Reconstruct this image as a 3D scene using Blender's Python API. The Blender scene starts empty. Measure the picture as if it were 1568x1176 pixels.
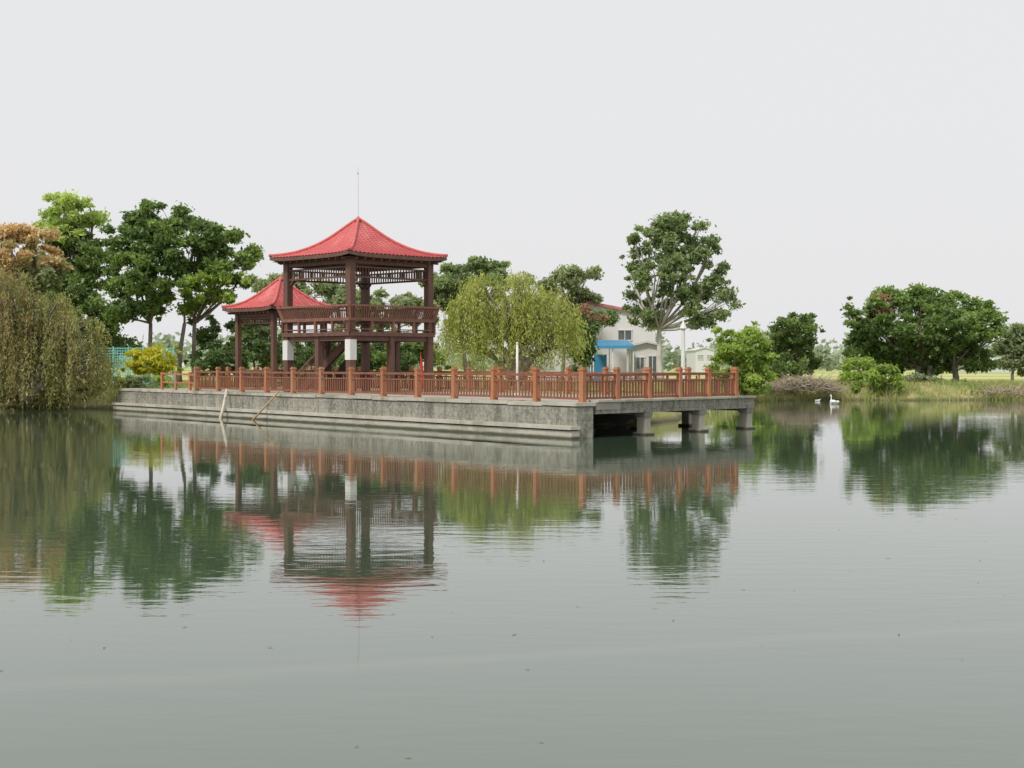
import bpy, bmesh, math, random
import numpy as np
from mathutils import Vector, Matrix

SC = bpy.context.scene
COL = SC.collection
F = 2266.0      # metres-per-unit helper for the elevation sketches: s = d / F
CAMZ = 2.4

def EX(u, d): return (u - 784.0) * d / F
def EZ(v, d): return CAMZ + (560.0 - v) * d / F

# ------------------------------------------------------------------ materials
def new_mat(name):
    m = bpy.data.materials.new(name); m.use_nodes = True
    nt = m.node_tree; nt.nodes.clear()
    out = nt.nodes.new('ShaderNodeOutputMaterial')
    return m, nt, out

def N(nt, t, **kw):
    n = nt.nodes.new(t)
    for k, v in kw.items():
        if k in n.inputs.keys(): n.inputs[k].default_value = v
        else: setattr(n, k, v)
    return n

def mixc(nt, fac, a, b, blend='MIX'):
    n = nt.nodes.new('ShaderNodeMix'); n.data_type = 'RGBA'; n.blend_type = blend
    for sock, val in ((n.inputs[0], fac), (n.inputs[6], a), (n.inputs[7], b)):
        if hasattr(val, 'is_linked') or hasattr(val, 'links'): nt.links.new(val, sock)
        elif isinstance(val, (int, float)): sock.default_value = val
        else: sock.default_value = (*val, 1)
    return n.outputs[2]

def ramp(nt, src, p0, p1):
    r = nt.nodes.new('ShaderNodeMapRange'); r.inputs[1].default_value = p0; r.inputs[2].default_value = p1
    nt.links.new(src, r.inputs[0]); return r.outputs[0]

def noise(nt, vec, scale, detail=4, rough=0.55):
    n = N(nt, 'ShaderNodeTexNoise'); n.inputs['Scale'].default_value = scale
    n.inputs['Detail'].default_value = detail; n.inputs['Roughness'].default_value = rough
    nt.links.new(vec, n.inputs['Vector']); return n.outputs['Fac']

def scaled(nt, vec, s):
    m = nt.nodes.new('ShaderNodeMapping'); m.inputs['Scale'].default_value = s
    nt.links.new(vec, m.inputs['Vector']); return m.outputs[0]

def surf(name, c1, c2, scale=3.0, rough=0.7, bump=0.2, streak=False, spec=0.3, lo=.35, hi=.65, c3=None, wet=False):
    m, nt, out = new_mat(name)
    g = N(nt, 'ShaderNodeNewGeometry')
    vec = g.outputs['Position']
    v2 = scaled(nt, vec, (1, 1, 0.25)) if streak else vec
    f = noise(nt, v2, scale, 6, .65)
    col = mixc(nt, ramp(nt, f, lo, hi), c1, c2)
    if c3:
        f3 = noise(nt, v2, scale * .33, 5, .7)
        col = mixc(nt, ramp(nt, f3, .5, .62), col, c3)
    if wet:      # algae / damp band just above the water
        sx = N(nt, 'ShaderNodeSeparateXYZ'); nt.links.new(vec, sx.inputs[0])
        ad = N(nt, 'ShaderNodeMath', operation='MULTIPLY_ADD'); nt.links.new(f, ad.inputs[0]); ad.inputs[1].default_value = .12; nt.links.new(sx.outputs[2], ad.inputs[2])
        col = mixc(nt, ramp(nt, ad.outputs[0], .17, .10), col, (.09, .09, .06))
    b = N(nt, 'ShaderNodeBsdfPrincipled')
    b.inputs['Roughness'].default_value = rough
    b.inputs['Specular IOR Level'].default_value = spec
    nt.links.new(col, b.inputs['Base Color'])
    if bump:
        bp = N(nt, 'ShaderNodeBump'); bp.inputs['Strength'].default_value = bump; bp.inputs['Distance'].default_value = .05
        nt.links.new(noise(nt, vec, scale * 4, 5, .7), bp.inputs['Height'])
        nt.links.new(bp.outputs[0], b.inputs['Normal'])
    nt.links.new(b.outputs[0], out.inputs[0])
    return m

def leaf_mat(name, transl=0.42):
    m, nt, out = new_mat(name)
    a = N(nt, 'ShaderNodeAttribute'); a.attribute_name = 'Col'
    d = N(nt, 'ShaderNodeBsdfPrincipled'); d.inputs['Roughness'].default_value = .45
    d.inputs['Specular IOR Level'].default_value = .4
    t = N(nt, 'ShaderNodeBsdfTranslucent')
    nt.links.new(a.outputs['Color'], d.inputs['Base Color'])
    tc = mixc(nt, 1.0, a.outputs['Color'], (1.25, 1.3, .7), 'MULTIPLY')
    nt.links.new(tc, t.inputs['Color'])
    mx = N(nt, 'ShaderNodeMixShader'); mx.inputs[0].default_value = transl
    nt.links.new(d.outputs[0], mx.inputs[1]); nt.links.new(t.outputs[0], mx.inputs[2])
    nt.links.new(mx.outputs[0], out.inputs[0])
    return m

M_leaf = leaf_mat('leaf_foliage')
M_grassb = leaf_mat('grass_blades', .3)
M_bark = surf('bark', (.15, .125, .10), (.30, .26, .21), 6, .9, .5, True)
M_barkpale = surf('bark_pale', (.44, .42, .38), (.58, .56, .51), 5, .9, .4, True)
M_roof = surf('roof_tile_red', (.58, .135, .13), (.49, .11, .11), 2.0, .5, .08, c3=(.62, .20, .19), spec=.35)
M_ridge = surf('roof_ridge_red', (.58, .14, .13), (.50, .12, .11), 2.0, .5, .05)
M_brown = surf('painted_wood_brown', (.115, .062, .046), (.17, .090, .066), 3, .5, .1, True)
M_brownrail = surf('painted_wood_redbrown', (.19, .092, .066), (.26, .125, .088), 4, .55, .1, True)
M_white = surf('white_paint', (.76, .76, .74), (.64, .64, .62), 2, .6, .05, True)
M_post = surf('fence_post_orange_wood', (.48, .205, .098), (.37, .15, .078), 3, .6, .15, True, c3=(.42, .22, .13))
M_rail = surf('fence_rail_red_wood', (.30, .122, .068), (.20, .084, .054), 3, .6, .15, True)
M_conc = surf('concrete_light', (.52, .49, .41), (.40, .375, .31), 1.5, .9, .3, True, c3=(.28, .265, .20))
M_foot = surf('concrete_footing', (.54, .51, .43), (.42, .395, .33), 1.2, .9, .3, True, c3=(.33, .31, .24), wet=True)
M_pave = surf('platform_paving', (.40, .37, .32), (.32, .30, .25), .8, .9, .2)
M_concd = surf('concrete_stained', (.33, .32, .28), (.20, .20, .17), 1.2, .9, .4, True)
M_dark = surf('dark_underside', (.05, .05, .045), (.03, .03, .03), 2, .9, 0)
M_metal = surf('grey_metal', (.5, .5, .5), (.6, .6, .6), 4, .4, 0)

def wall_material():
    m, nt, out = new_mat('wall_stone_blocks')
    g = N(nt, 'ShaderNodeNewGeometry'); pos = g.outputs['Position']
    dot = N(nt, 'ShaderNodeVectorMath', operation='DOT_PRODUCT'); dot.inputs[1].default_value = (-.598, .801, 0)
    nt.links.new(pos, dot.inputs[0])
    sx = N(nt, 'ShaderNodeSeparateXYZ'); nt.links.new(pos, sx.inputs[0])
    cx = N(nt, 'ShaderNodeCombineXYZ'); nt.links.new(dot.outputs['Value'], cx.inputs[0]); nt.links.new(sx.outputs[2], cx.inputs[1])
    br = N(nt, 'ShaderNodeTexBrick'); nt.links.new(cx.outputs[0], br.inputs['Vector'])
    br.inputs['Scale'].default_value = 1.0; br.inputs['Brick Width'].default_value = .9; br.inputs['Row Height'].default_value = .3
    br.inputs['Mortar Size'].default_value = .010
    br.inputs['Color1'].default_value = (.27, .265, .235, 1); br.inputs['Color2'].default_value = (.22, .215, .19, 1)
    br.inputs['Mortar'].default_value = (.14, .135, .12, 1)
    f = noise(nt, scaled(nt, pos, (1, 1, .35)), 1.1, 7, .7)
    c = mixc(nt, ramp(nt, f, .35, .65), (.6, .62, .55), (1.4, 1.35, 1.25))
    col = mixc(nt, 1.0, br.outputs['Color'], c, 'MULTIPLY')
    f2 = noise(nt, pos, 7, 5, .75)
    col = mixc(nt, ramp(nt, f2, .44, .66), col, (.42, .405, .35))
    drip = noise(nt, scaled(nt, pos, (1, 1, .08)), 3.5, 4, .6)
    dk = N(nt, 'ShaderNodeMath', operation='MULTIPLY'); nt.links.new(ramp(nt, drip, .50, .68), dk.inputs[0]); dk.inputs[1].default_value = .6
    col = mixc(nt, dk.outputs[0], col, (.10, .10, .08))
    b = N(nt, 'ShaderNodeBsdfPrincipled'); b.inputs['Roughness'].default_value = .95
    nt.links.new(col, b.inputs['Base Color'])
    bp = N(nt, 'ShaderNodeBump'); bp.inputs['Strength'].default_value = .8; bp.inputs['Distance'].default_value = .07
    nt.links.new(f2, bp.inputs['Height']); nt.links.new(bp.outputs[0], b.inputs['Normal'])
    nt.links.new(b.outputs[0], out.inputs[0]); return m
M_wall = wall_material()

# ------------------------------------------------------------------ mesh builder
class MB:
    def __init__(s): s.v = []; s.f = []
    def add(s, vs, fs):
        o = len(s.v); s.v += [tuple(p) for p in vs]; s.f += [tuple(i + o for i in f) for f in fs]
    def beam(s, p, q, w, h, up=(0, 0, 1)):
        p = Vector(p); q = Vector(q); d = (q - p).normalized(); up = Vector(up)
        if abs(d.dot(up)) > .98: up = Vector((.7071, .7071, 0))
        sd = d.cross(up).normalized(); u2 = sd.cross(d).normalized()
        vs = []
        for e in (p, q):
            for a, b in ((-1, -1), (1, -1), (1, 1), (-1, 1)):
                vs.append(e + sd * (a * w / 2) + u2 * (b * h / 2))
        s.add(vs, [(0, 3, 2, 1), (4, 5, 6, 7), (0, 1, 5, 4), (1, 2, 6, 5), (2, 3, 7, 6), (3, 0, 4, 7)])
    def box(s, c, sx, sy, sz, ang=0):
        ca, sa = math.cos(ang), math.sin(ang); vs = []
        for z in (-.5, .5):
            for x, y in ((-.5, -.5), (.5, -.5), (.5, .5), (-.5, .5)):
                X, Y = x * sx, y * sy
                vs.append((c[0] + X * ca - Y * sa, c[1] + X * sa + Y * ca, c[2] + z * sz))
        s.add(vs, [(0, 3, 2, 1), (4, 5, 6, 7), (0, 1, 5, 4), (1, 2, 6, 5), (2, 3, 7, 6), (3, 0, 4, 7)])
    def tube(s, pts, rads, n=6):
        vs = []; fs = []; m = len(pts)
        for i, (p, r) in enumerate(zip(pts, rads)):
            p = Vector(p)
            d = (Vector(pts[min(i + 1, m - 1)]) - Vector(pts[max(i - 1, 0)]))
            d = d.normalized() if d.length > 1e-6 else Vector((0, 0, 1))
            a = d.cross(Vector((.3, .9, .1))).normalized(); b = d.cross(a)
            for k in range(n):
                t = 2 * math.pi * k / n
                vs.append(p + a * (math.cos(t) * r) + b * (math.sin(t) * r))
        for i in range(m - 1):
            for k in range(n):
                k2 = (k + 1) % n
                fs.append((i * n + k, i * n + k2, (i + 1) * n + k2, (i + 1) * n + k))
        fs.append(tuple(range(n))[::-1]); fs.append(tuple((m - 1) * n + k for k in range(n)))
        s.add(vs, fs)
    def prism(s, poly, z0, z1):
        n = len(poly)
        vs = [(x, y, z0) for x, y in poly] + [(x, y, z1) for x, y in poly]
        fs = [tuple(range(n))[::-1], tuple(range(n, 2 * n))]
        for i in range(n):
            j = (i + 1) % n; fs.append((i, j, n + j, n + i))
        s.add(vs, fs)
    def obj(s, name, mat, parent=None, smooth=False, fix=True):
        me = bpy.data.meshes.new(name); me.from_pydata(s.v, [], s.f); me.update()
        if fix:
            bm = bmesh.new(); bm.from_mesh(me); bmesh.ops.recalc_face_normals(bm, faces=bm.faces); bm.to_mesh(me); bm.free()
        me.materials.append(mat)
        if smooth: me.polygons.foreach_set('use_smooth', [True] * len(me.polygons))
        o = bpy.data.objects.new(name, me); COL.objects.link(o)
        if parent: adopt(o, parent)
        return o

def adopt(o, parent):
    o.parent = parent; o.matrix_parent_inverse = Matrix.Translation(-Vector(parent.location))

def empty(name, loc):
    e = bpy.data.objects.new(name, None); e.location = loc; e.empty_display_size = .5
    COL.objects.link(e); return e

def poly_mesh(name, V, k, cols, mat, parent=None):
    """V: (n*k,3) array, n polygons of k verts; cols (n,3)"""
    n = len(V) // k
    me = bpy.data.meshes.new(name)
    me.vertices.add(n * k); me.vertices.foreach_set('co', V.astype(np.float32).ravel())
    me.loops.add(n * k); me.loops.foreach_set('vertex_index', np.arange(n * k, dtype=np.int32))
    me.polygons.add(n); me.polygons.foreach_set('loop_start', np.arange(0, n * k, k, dtype=np.int32))
    try: me.polygons.foreach_set('loop_total', np.full(n, k, dtype=np.int32))
    except Exception: pass
    me.update(calc_edges=True)
    at = me.color_attributes.new('Col', 'FLOAT_COLOR', 'POINT')
    c = np.ones((n * k, 4), np.float32); c[:, :3] = np.repeat(cols, k, axis=0)
    at.data.foreach_set('color', c.ravel())
    me.materials.append(mat)
    o = bpy.data.objects.new(name, me); COL.objects.link(o)
    if parent: adopt(o, parent)
    return o

def unit(a): return a / (np.linalg.norm(a, axis=1, keepdims=True) + 1e-9)

def leaf_quads(C, size, rng, width=.5, upb=.6, axis=None):
    n = len(C)
    nr = unit(rng.normal(size=(n, 3)) + np.array([0, 0, upb]) * 1.0)
    a = rng.normal(size=(n, 3)) if axis is None else axis + rng.normal(size=(n, 3)) * .25
    a = a - nr * np.sum(a * nr, axis=1, keepdims=True) if axis is None else a
    a = unit(a); b = unit(np.cross(nr, a))
    s = (size * rng.uniform(.6, 1.3, n))[:, None]
    return np.stack([C + a * s, C + b * s * width, C - a * s, C - b * s * width], axis=1).reshape(-1, 3)

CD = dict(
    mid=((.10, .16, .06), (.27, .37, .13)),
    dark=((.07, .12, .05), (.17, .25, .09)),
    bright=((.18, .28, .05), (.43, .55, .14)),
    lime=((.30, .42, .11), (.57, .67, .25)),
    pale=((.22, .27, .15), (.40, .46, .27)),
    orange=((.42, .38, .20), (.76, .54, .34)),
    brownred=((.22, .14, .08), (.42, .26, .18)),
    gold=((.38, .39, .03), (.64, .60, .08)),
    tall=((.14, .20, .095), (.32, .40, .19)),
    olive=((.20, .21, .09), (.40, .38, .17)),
    deep=((.085, .15, .055), (.27, .38, .11)),  # lightened and desaturated, a little haze mixed into the leaf colour
)

def tree(name, d, u0, v_ground, blobs, n, leaf=.2, col='mid', seed=1, trunks=None, tr=.22, bark=None, depth=.8,
         clump=.42, fill=1.0, fork=None, grow=1.12, farr=1.4):
    rng = np.random.default_rng(seed); rnd = random.Random(seed)
    s = d / F
    base = Vector((EX(u0, d), d, EZ(v_ground, d)))
    e = empty(name, base)
    Bs = []
    for b in blobs:
        u, v, ru, rv = b[:4]; c = b[4] if len(b) > 4 else col
        wu = ru * s * grow
        Bs.append((np.array([EX(u, d), d + rnd.uniform(-1, 1) * depth * wu * 1.3, EZ(v, d)]),
                   np.array([wu, wu * .95, rv * s * grow]), c))
    vol = np.array([b[1][0] * b[1][2] for b in Bs]); vol = vol / vol.sum()
    allV = []; allC = []; mb = MB(); clumps = []
    for (c, r, cn), w in zip(Bs, vol):
        nb = int(n * w)
        nc = max(7, int(fill * 2.2 * (r[0] * r[2]) / (clump * clump)))
        dirs = unit(rng.normal(size=(nc, 3))); rad = rng.uniform(.15, 1.0, nc) ** .5
        far = rng.uniform(size=nc) < .18
        rad = np.where(far, rng.uniform(1.05, farr, nc), rad)
        cc = c + dirs * r * rad[:, None]
        cc += rng.normal(size=cc.shape) * clump * .35
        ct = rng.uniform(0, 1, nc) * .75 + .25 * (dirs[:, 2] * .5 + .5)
        cs = clump * rng.uniform(.4, 1.25, nc) * np.where(far, .6, 1)
        pw = cs ** 1.6; pw /= pw.sum()
        idx = rng.choice(nc, nb, p=pw)
        G = rng.normal(size=(nb, 3)) * np.array([.62, .62, .40])
        P = cc[idx] + G * cs[idx][:, None]
        c0, c1 = (np.array(x) for x in CD[cn])
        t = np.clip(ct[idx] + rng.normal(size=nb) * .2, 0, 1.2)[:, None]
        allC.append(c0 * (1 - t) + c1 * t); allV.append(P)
        clumps.append((c, cc))
    P = np.concatenate(allV); C = np.concatenate(allC)
    keep = P[:, 2] > base.z - .1
    P = P[keep]; C = C[keep]
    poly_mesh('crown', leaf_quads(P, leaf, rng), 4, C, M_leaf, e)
    # trunk + limbs
    trunks = trunks or [u0]
    fz = EZ(fork, d) if fork else None
    tops = []
    zmin = min(b[0][2] for b in Bs)
    for tu in trunks:
        bx = Vector((EX(tu, d), d + rnd.uniform(-.6, .6), base.z - .3))
        near = min(Bs, key=lambda b: abs(b[0][0] - bx.x) + .3 * abs(b[0][2] - zmin))
        zt = fz if fz else base.z + (near[0][2] - base.z) * .65
        tp = Vector((bx.x + (near[0][0] - bx.x) * .4, bx.y + rnd.uniform(-.3, .3), zt))
        md = (bx + tp) / 2 + Vector((rnd.uniform(-.15, .15), 0, 0))
        mb.tube([bx, bx + (md - bx) * .25, md, tp], [tr * 1.35, tr, tr * .85, tr * .7], 8)
        tops.append(tp)
    for (c, cc) in clumps:
        tp = min(tops, key=lambda t: (t - Vector(c)).length)
        cv = Vector(c); L = (cv - tp).length
        m1 = tp.lerp(cv, .5) + Vector((rnd.uniform(-.1, .1) * L, 0, -.06 * L if cv.z > tp.z else .1 * L))
        mb.tube([tp, m1, cv], [tr * .5, tr * .36, tr * .2], 6)
        for q in cc[:: max(1, len(cc) // 9)]:
            qv = Vector(q); qv = cv.lerp(qv, .85); mm = cv.lerp(qv, .5) + Vector((0, 0, rnd.uniform(-.1, .15)))
            mb.tube([cv if rnd.random() < .6 else m1, mm, qv], [tr * .18, tr * .12, tr * .05], 4)
    mb.obj('trunk', bark or M_bark, e, True, False)
    return e

def willow(name, d, u0, v_ground, domes, vlow, ns, c0, c1, seed=3, leaf=.12, tr=.25, step=.11, cmix=None, trunkmat=None, lmin=.3, rough=(.75, 1.18), nb=24, outr=.7):
    """domes: (u, v, ru, rv) crowns from whose limbs the strands hang"""
    rng = np.random.default_rng(seed); s = d / F
    base = Vector((EX(u0, d), d, EZ(v_ground, d))); e = empty(name, base)
    zlow = EZ(vlow, d)
    Ps = []; Cs = []; As = []; mb = MB()
    c0 = np.array(c0); c1 = np.array(c1)
    area = np.array([a[2] * a[3] for a in domes], float); area /= area.sum()
    for (cu, cv, ru, rv), wgt in zip(domes, area):
        c = np.array([EX(cu, d), d + rng.uniform(-.4, .4) * ru * s, EZ(cv, d)]); r = np.array([ru * s, ru * s * .85, rv * s])
        bd = unit(rng.normal(size=(nb, 3)) + np.array([0, 0, .35])); bt = rng.uniform(0, 1, nb)
        blen = rng.uniform(.25, 1.0, nb); brad = rng.uniform(rough[0], rough[1], nb)
        for i in range(int(ns * wgt)):
            k = rng.integers(0, nb)
            dr = bd[k] + rng.normal(size=3) * .17; dr /= np.linalg.norm(dr)
            rad = brad[k] * rng.uniform(.35, 1.0) ** .6
            p = c + dr * r * rad; p[2] = max(p[2], c[2] - r[2] * .6)
            hd = np.array([dr[0], dr[1], 0]); hd /= (np.linalg.norm(hd) + 1e-6)
            L = max(.4, (p[2] - zlow)) * min(1.0, blen[k] * rng.uniform(lmin, 1.15))
            m = max(4, int(L / step)); t = np.linspace(0, 1, m)
            out = rng.uniform(.1, outr); sway = rng.normal() * .25
            path = p + hd * (out * (1 - (1 - t) ** 2))[:, None] + np.array([0, 0, -1]) * (L * t ** 1.2 - .25 * np.sin(math.pi * np.minimum(t * 2.5, 1)))[:, None]
            path[:, 0] += sway * t ** 2
            path += rng.normal(size=path.shape) * .06
            Ps.append(path)
            As.append(np.tile(np.array([hd[0] * .3, hd[1] * .3, -1.0]), (m, 1)))
            tt = np.clip(bt[k] * .75 + .25 * rng.uniform() + rng.normal(size=m) * .14, 0, 1.15)[:, None]
            cc = c0 * (1 - tt) + c1 * tt
            if cmix is not None and (bt[k] * 7 % 1) < cmix[0]: cc = cc * .35 + np.array(cmix[1]) * .65
            Cs.append(cc)
        fork = Vector((base.x * .7 + c[0] * .3, base.y, base.z + (c[2] - base.z) * .45))
        mb.tube([base - Vector((0, 0, .3)), base.lerp(fork, .5), fork], [tr * 1.3, tr, tr * .85], 8)
        for k in range(nb):
            q = Vector(c + bd[k] * r * .85); mm = fork.lerp(q, .5) + Vector((0, 0, .25 * r[2]))
            mb.tube([fork, mm, q], [tr * .4, tr * .24, tr * .06], 5)
    P = np.concatenate(Ps); C = np.concatenate(Cs); A = np.concatenate(As)
    ok = P[:, 2] > .06; P = P[ok]; C = C[ok]; A = A[ok]
    poly_mesh('crown', leaf_quads(P, leaf, rng, .28, 0, A + rng.normal(size=A.shape) * .5), 4, C, M_leaf, e)
    mb.obj('trunk', trunkmat or M_bark, e, True, False)
    return e

# ------------------------------------------------------------------ site geometry
A = Vector((2.12, 48.6, 0)); L_ = Vector((-21.3, 80.0, 0)); R = Vector((9.05, 56.5, 0))
u = (L_ - A).normalized(); v = Vector((u.y, -u.x, 0)); WL = (L_ - A).length
rv_ = (R - A).normalized()

def xy(p): return (p.x, p.y)
wi = v * .8
land = [(-5000, 95), (-400, 92), (-60, 86), (-34, 84.5), (-26, 83), xy(L_ + wi + u * .6), xy(A + wi + u * 5), xy(R + u * 5),
        (8.0, 66), (11.6, 80), (15.3, 95), (17.5, 100), (21, 102.6), (27, 101.4), (33, 103.2), (41, 101.8), (50, 102.5), (60, 104), (90, 103), (400, 110), (5000, 120),
        (5000, 9000), (-5000, 9000)]
def sdf(X, Y, poly):
    d = np.full(X.shape, 1e9); ins = np.zeros(X.shape, bool); n = len(poly)
    for i in range(n):
        x1, y1 = poly[i]; x2, y2 = poly[(i + 1) % n]
        dx, dy = x2 - x1, y2 - y1
        t = np.clip(((X - x1) * dx + (Y - y1) * dy) / (dx * dx + dy * dy), 0, 1)
        d = np.minimum(d, np.hypot(X - x1 - t * dx, Y - y1 - t * dy))
        if y1 != y2:
            cr = ((Y > y1) != (Y > y2)) & (X < (x2 - x1) * (Y - y1) / (y2 - y1) + x1); ins ^= cr
    return np.where(ins, d, -d)
def nz(X, Y, s, seed=0):
    return (np.sin(X * s + 1.3 + seed) * np.cos(Y * s * 1.17 + .7) + .5 * np.sin(X * s * 2.3 + Y * s * 1.9 + seed) + .25 * np.cos(X * s * 5.1 - Y * s * 4.3)) / 1.75
def gheight(X, Y):
    s = sdf(X, Y, land) + .35 * nz(X, Y, .9)
    t = np.clip((s + .6) / 2.8, 0, 1); t = t * t * (3 - 2 * t)
    z = -.6 + 1.6 * t + np.clip(s - 2, 0, 30) * .004 + (s > 0) * .05 * nz(X, Y, 1.7, 2)
    z = np.where(s < -.6, -.6 - np.clip(-s - .6, 0, 4) * .3, z)
    zc = np.clip((3.2 - Y) / 2.0, 0, 1)          # near bank where the photographer stands
    return np.where(Y < 6, np.maximum(z, -1.5 + 2.3 * zc), z)

def axis(spec):
    out = []
    for a, b, st in spec: out += list(np.arange(a, b, st))
    return np.array(out + [spec[-1][1]])
gx = axis([(-5000, -400, 460), (-400, -60, 17), (-60, 70, .55), (70, 400, 16.5), (400, 5000, 460)])
gy = axis([(-60, 0, 10), (0, 8, 1), (8, 44, 6), (44, 112, .55), (112, 180, 4), (180, 600, 30), (600, 9000, 600)])
GX, GY = np.meshgrid(gx, gy); GZ = gheight(GX, GY)
nx, ny = len(gx), len(gy)
V = np.stack([GX, GY, GZ], -1).reshape(-1, 3)
I = np.arange(nx * ny).reshape(ny, nx)
Q = np.stack([I[:-1, :-1], I[:-1, 1:], I[1:, 1:], I[1:, :-1]], -1).reshape(-1, 4)
me = bpy.data.meshes.new('ground'); me.from_pydata(V.tolist(), [], Q.tolist()); me.update()
me.polygons.foreach_set('use_smooth', [True] * len(me.polygons))
g_o = bpy.data.objects.new('ground', me); COL.objects.link(g_o)
def ground_mat():
    m, nt, out = new_mat('grass_ground')
    g = N(nt, 'ShaderNodeNewGeometry'); pos = g.outputs['Position']
    sx = N(nt, 'ShaderNodeSeparateXYZ'); nt.links.new(pos, sx.inputs[0])
    c = mixc(nt, ramp(nt, noise(nt, pos, .35, 6, .7), .4, .62), (.18, .23, .07), (.40, .36, .16))
    c = mixc(nt, ramp(nt, noise(nt, pos, 1.7, 5, .7), .5, .68), c, (.36, .30, .20))
    field = mixc(nt, ramp(nt, noise(nt, scaled(nt, pos, (.006, .05, 1)), 1, 3), .42, .55), (.54, .50, .21), (.32, .41, .17))
    c = mixc(nt, ramp(nt, sx.outputs[1], 128, 140), c, field)
    c = mixc(nt, ramp(nt, sx.outputs[2], .25, .02), c, (.11, .095, .06))
    b = N(nt, 'ShaderNodeBsdfPrincipled'); b.inputs['Roughness'].default_value = 1; b.inputs['Specular IOR Level'].default_value = .1
    nt.links.new(c, b.inputs['Base Color'])
    bp = N(nt, 'ShaderNodeBump'); bp.inputs['Strength'].default_value = .6; bp.inputs['Distance'].default_value = .1
    nt.links.new(noise(nt, pos, 5, 6, .7), bp.inputs['Height']); nt.links.new(bp.outputs[0], b.inputs['Normal'])
    nt.links.new(b.outputs[0], out.inputs[0]); return m
me.materials.append(ground_mat())

# water
def water_mat():
    m, nt, out = new_mat('pond_water')
    g = N(nt, 'ShaderNodeNewGeometry'); pos = g.outputs['Position']
    b = N(nt, 'ShaderNodeBsdfPrincipled')
    b.inputs['Roughness'].default_value = .015; b.inputs['IOR'].default_value = 1.9
    dot = N(nt, 'ShaderNodeVectorMath', operation='DOT_PRODUCT'); dot.inputs[1].default_value = (-.2925, .9563, 0)
    nt.links.new(pos, dot.inputs[0])
    wob = noise(nt, pos, .5, 3)
    ad = N(nt, 'ShaderNodeMath', operation='MULTIPLY_ADD'); ad.inputs[1].default_value = .5; nt.links.new(wob, ad.inputs[0]); nt.links.new(dot.outputs['Value'], ad.inputs[2])
    sb = N(nt, 'ShaderNodeMath', operation='SUBTRACT'); nt.links.new(ad.outputs[0], sb.inputs[0]); sb.inputs[1].default_value = 11.63 + .25
    ab = N(nt, 'ShaderNodeMath', operation='ABSOLUTE'); nt.links.new(sb.outputs[0], ab.inputs[0])
    band = ramp(nt, ab.outputs[0], .30, .02)
    c = mixc(nt, noise(nt, pos, .08, 3), (.048, .082, .050), (.072, .102, .064))
    fm = N(nt, 'ShaderNodeMath', operation='MULTIPLY'); fm.inputs[1].default_value = .15; nt.links.new(band, fm.inputs[0])
    c = mixc(nt, fm.outputs[0], c, (.25, .22, .20))
    nt.links.new(c, b.inputs['Base Color'])
    h1 = noise(nt, scaled(nt, pos, (.8, 2.2, 1)), 1.6, 3, .5)
    h2 = noise(nt, scaled(nt, pos, (.25, .7, 1)), .8, 2, .5)
    calm = ramp(nt, noise(nt, scaled(nt, pos, (.03, .09, 1)), 1, 2), .35, .65)
    a1 = N(nt, 'ShaderNodeMath', operation='MULTIPLY'); nt.links.new(h1, a1.inputs[0]); nt.links.new(calm, a1.inputs[1])
    a2 = N(nt, 'ShaderNodeMath', operation='MULTIPLY_ADD'); nt.links.new(h2, a2.inputs[0]); a2.inputs[1].default_value = .6; nt.links.new(a1.outputs[0], a2.inputs[2])
    bp = N(nt, 'ShaderNodeBump'); bp.inputs['Strength'].default_value = 1; bp.inputs['Distance'].default_value = .0045
    nt.links.new(a2.outputs[0], bp.inputs['Height']); nt.links.new(bp.outputs[0], b.inputs['Normal'])
    nt.links.new(b.outputs[0], out.inputs[0]); return m
wm = bpy.data.meshes.new('water'); wm.from_pydata([(-700, -120, 0), (700, -120, 0), (700, 125, 0), (-700, 125, 0)], [], [(0, 1, 2, 3)])
wm.materials.append(water_mat()); COL.objects.link(bpy.data.objects.new('water', wm))
# small leaves and husks drifting on the surface
rng = np.random.default_rng(77); n = 420
Pf = np.stack([rng.uniform(-14, 14, n), 9 + 50 * rng.uniform(0, 1, n) ** 1.3, np.full(n, .006)], 1)
Pf = Pf[sdf(Pf[:, 0], Pf[:, 1], [(-60, 0), (60, 0), (60, 40), (2.5, 47), (-21, 78), (-60, 80)]) > 0]
a = rng.uniform(0, 6.28, len(Pf)); s = rng.uniform(.012, .035, len(Pf))[:, None]
da = np.stack([np.cos(a), np.sin(a), a * 0], 1) * s; db = np.stack([-np.sin(a), np.cos(a), a * 0], 1) * s * .45
cc = np.array((.30, .27, .14)) * rng.uniform(.5, 1.5, (len(Pf), 1))
poly_mesh('floating_leaves', np.stack([Pf + da, Pf + db, Pf - da, Pf - db], 1).reshape(-1, 3), 4, cc, M_leaf)

# ------------------------------------------------------------------ retaining wall
rw = empty('retaining_wall', A + v * .4)
m = MB(); m.beam(A + v * .36 + Vector((0, 0, .02)), L_ + v * .36 + Vector((0, 0, .02)), .70, 2.02); m.obj('stone_body', M_wall, rw)
m = MB(); rnd = random.Random(5); t = -.03
while t < WL:      # cast coping in slightly uneven lengths
    ln = min(rnd.uniform(1.3, 2.2), WL - t); j = rnd.uniform(-.012, .012); z = 1.115 + rnd.uniform(-.012, .012)
    if ln < .05: break
    m.beam(A + v * (.38 + j) + u * t + Vector((0, 0, z)), A + v * (.38 + j) + u * (t + ln - .02) + Vector((0, 0, z + rnd.uniform(-.01, .01))), .84, .12); t += ln
m.obj('coping', M_conc, rw)
m = MB(); m.beam(A - v * .12 - u * .10 + Vector((0, 0, -.35)), L_ - v * .12 + Vector((0, 0, -.35)), .34, 1.20)
m.beam(A - v * .15 - u * .14 + Vector((0, 0, .36)), L_ - v * .15 + Vector((0, 0, .36)), .44, .12); m.obj('footing_ledge', M_foot, rw)
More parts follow.
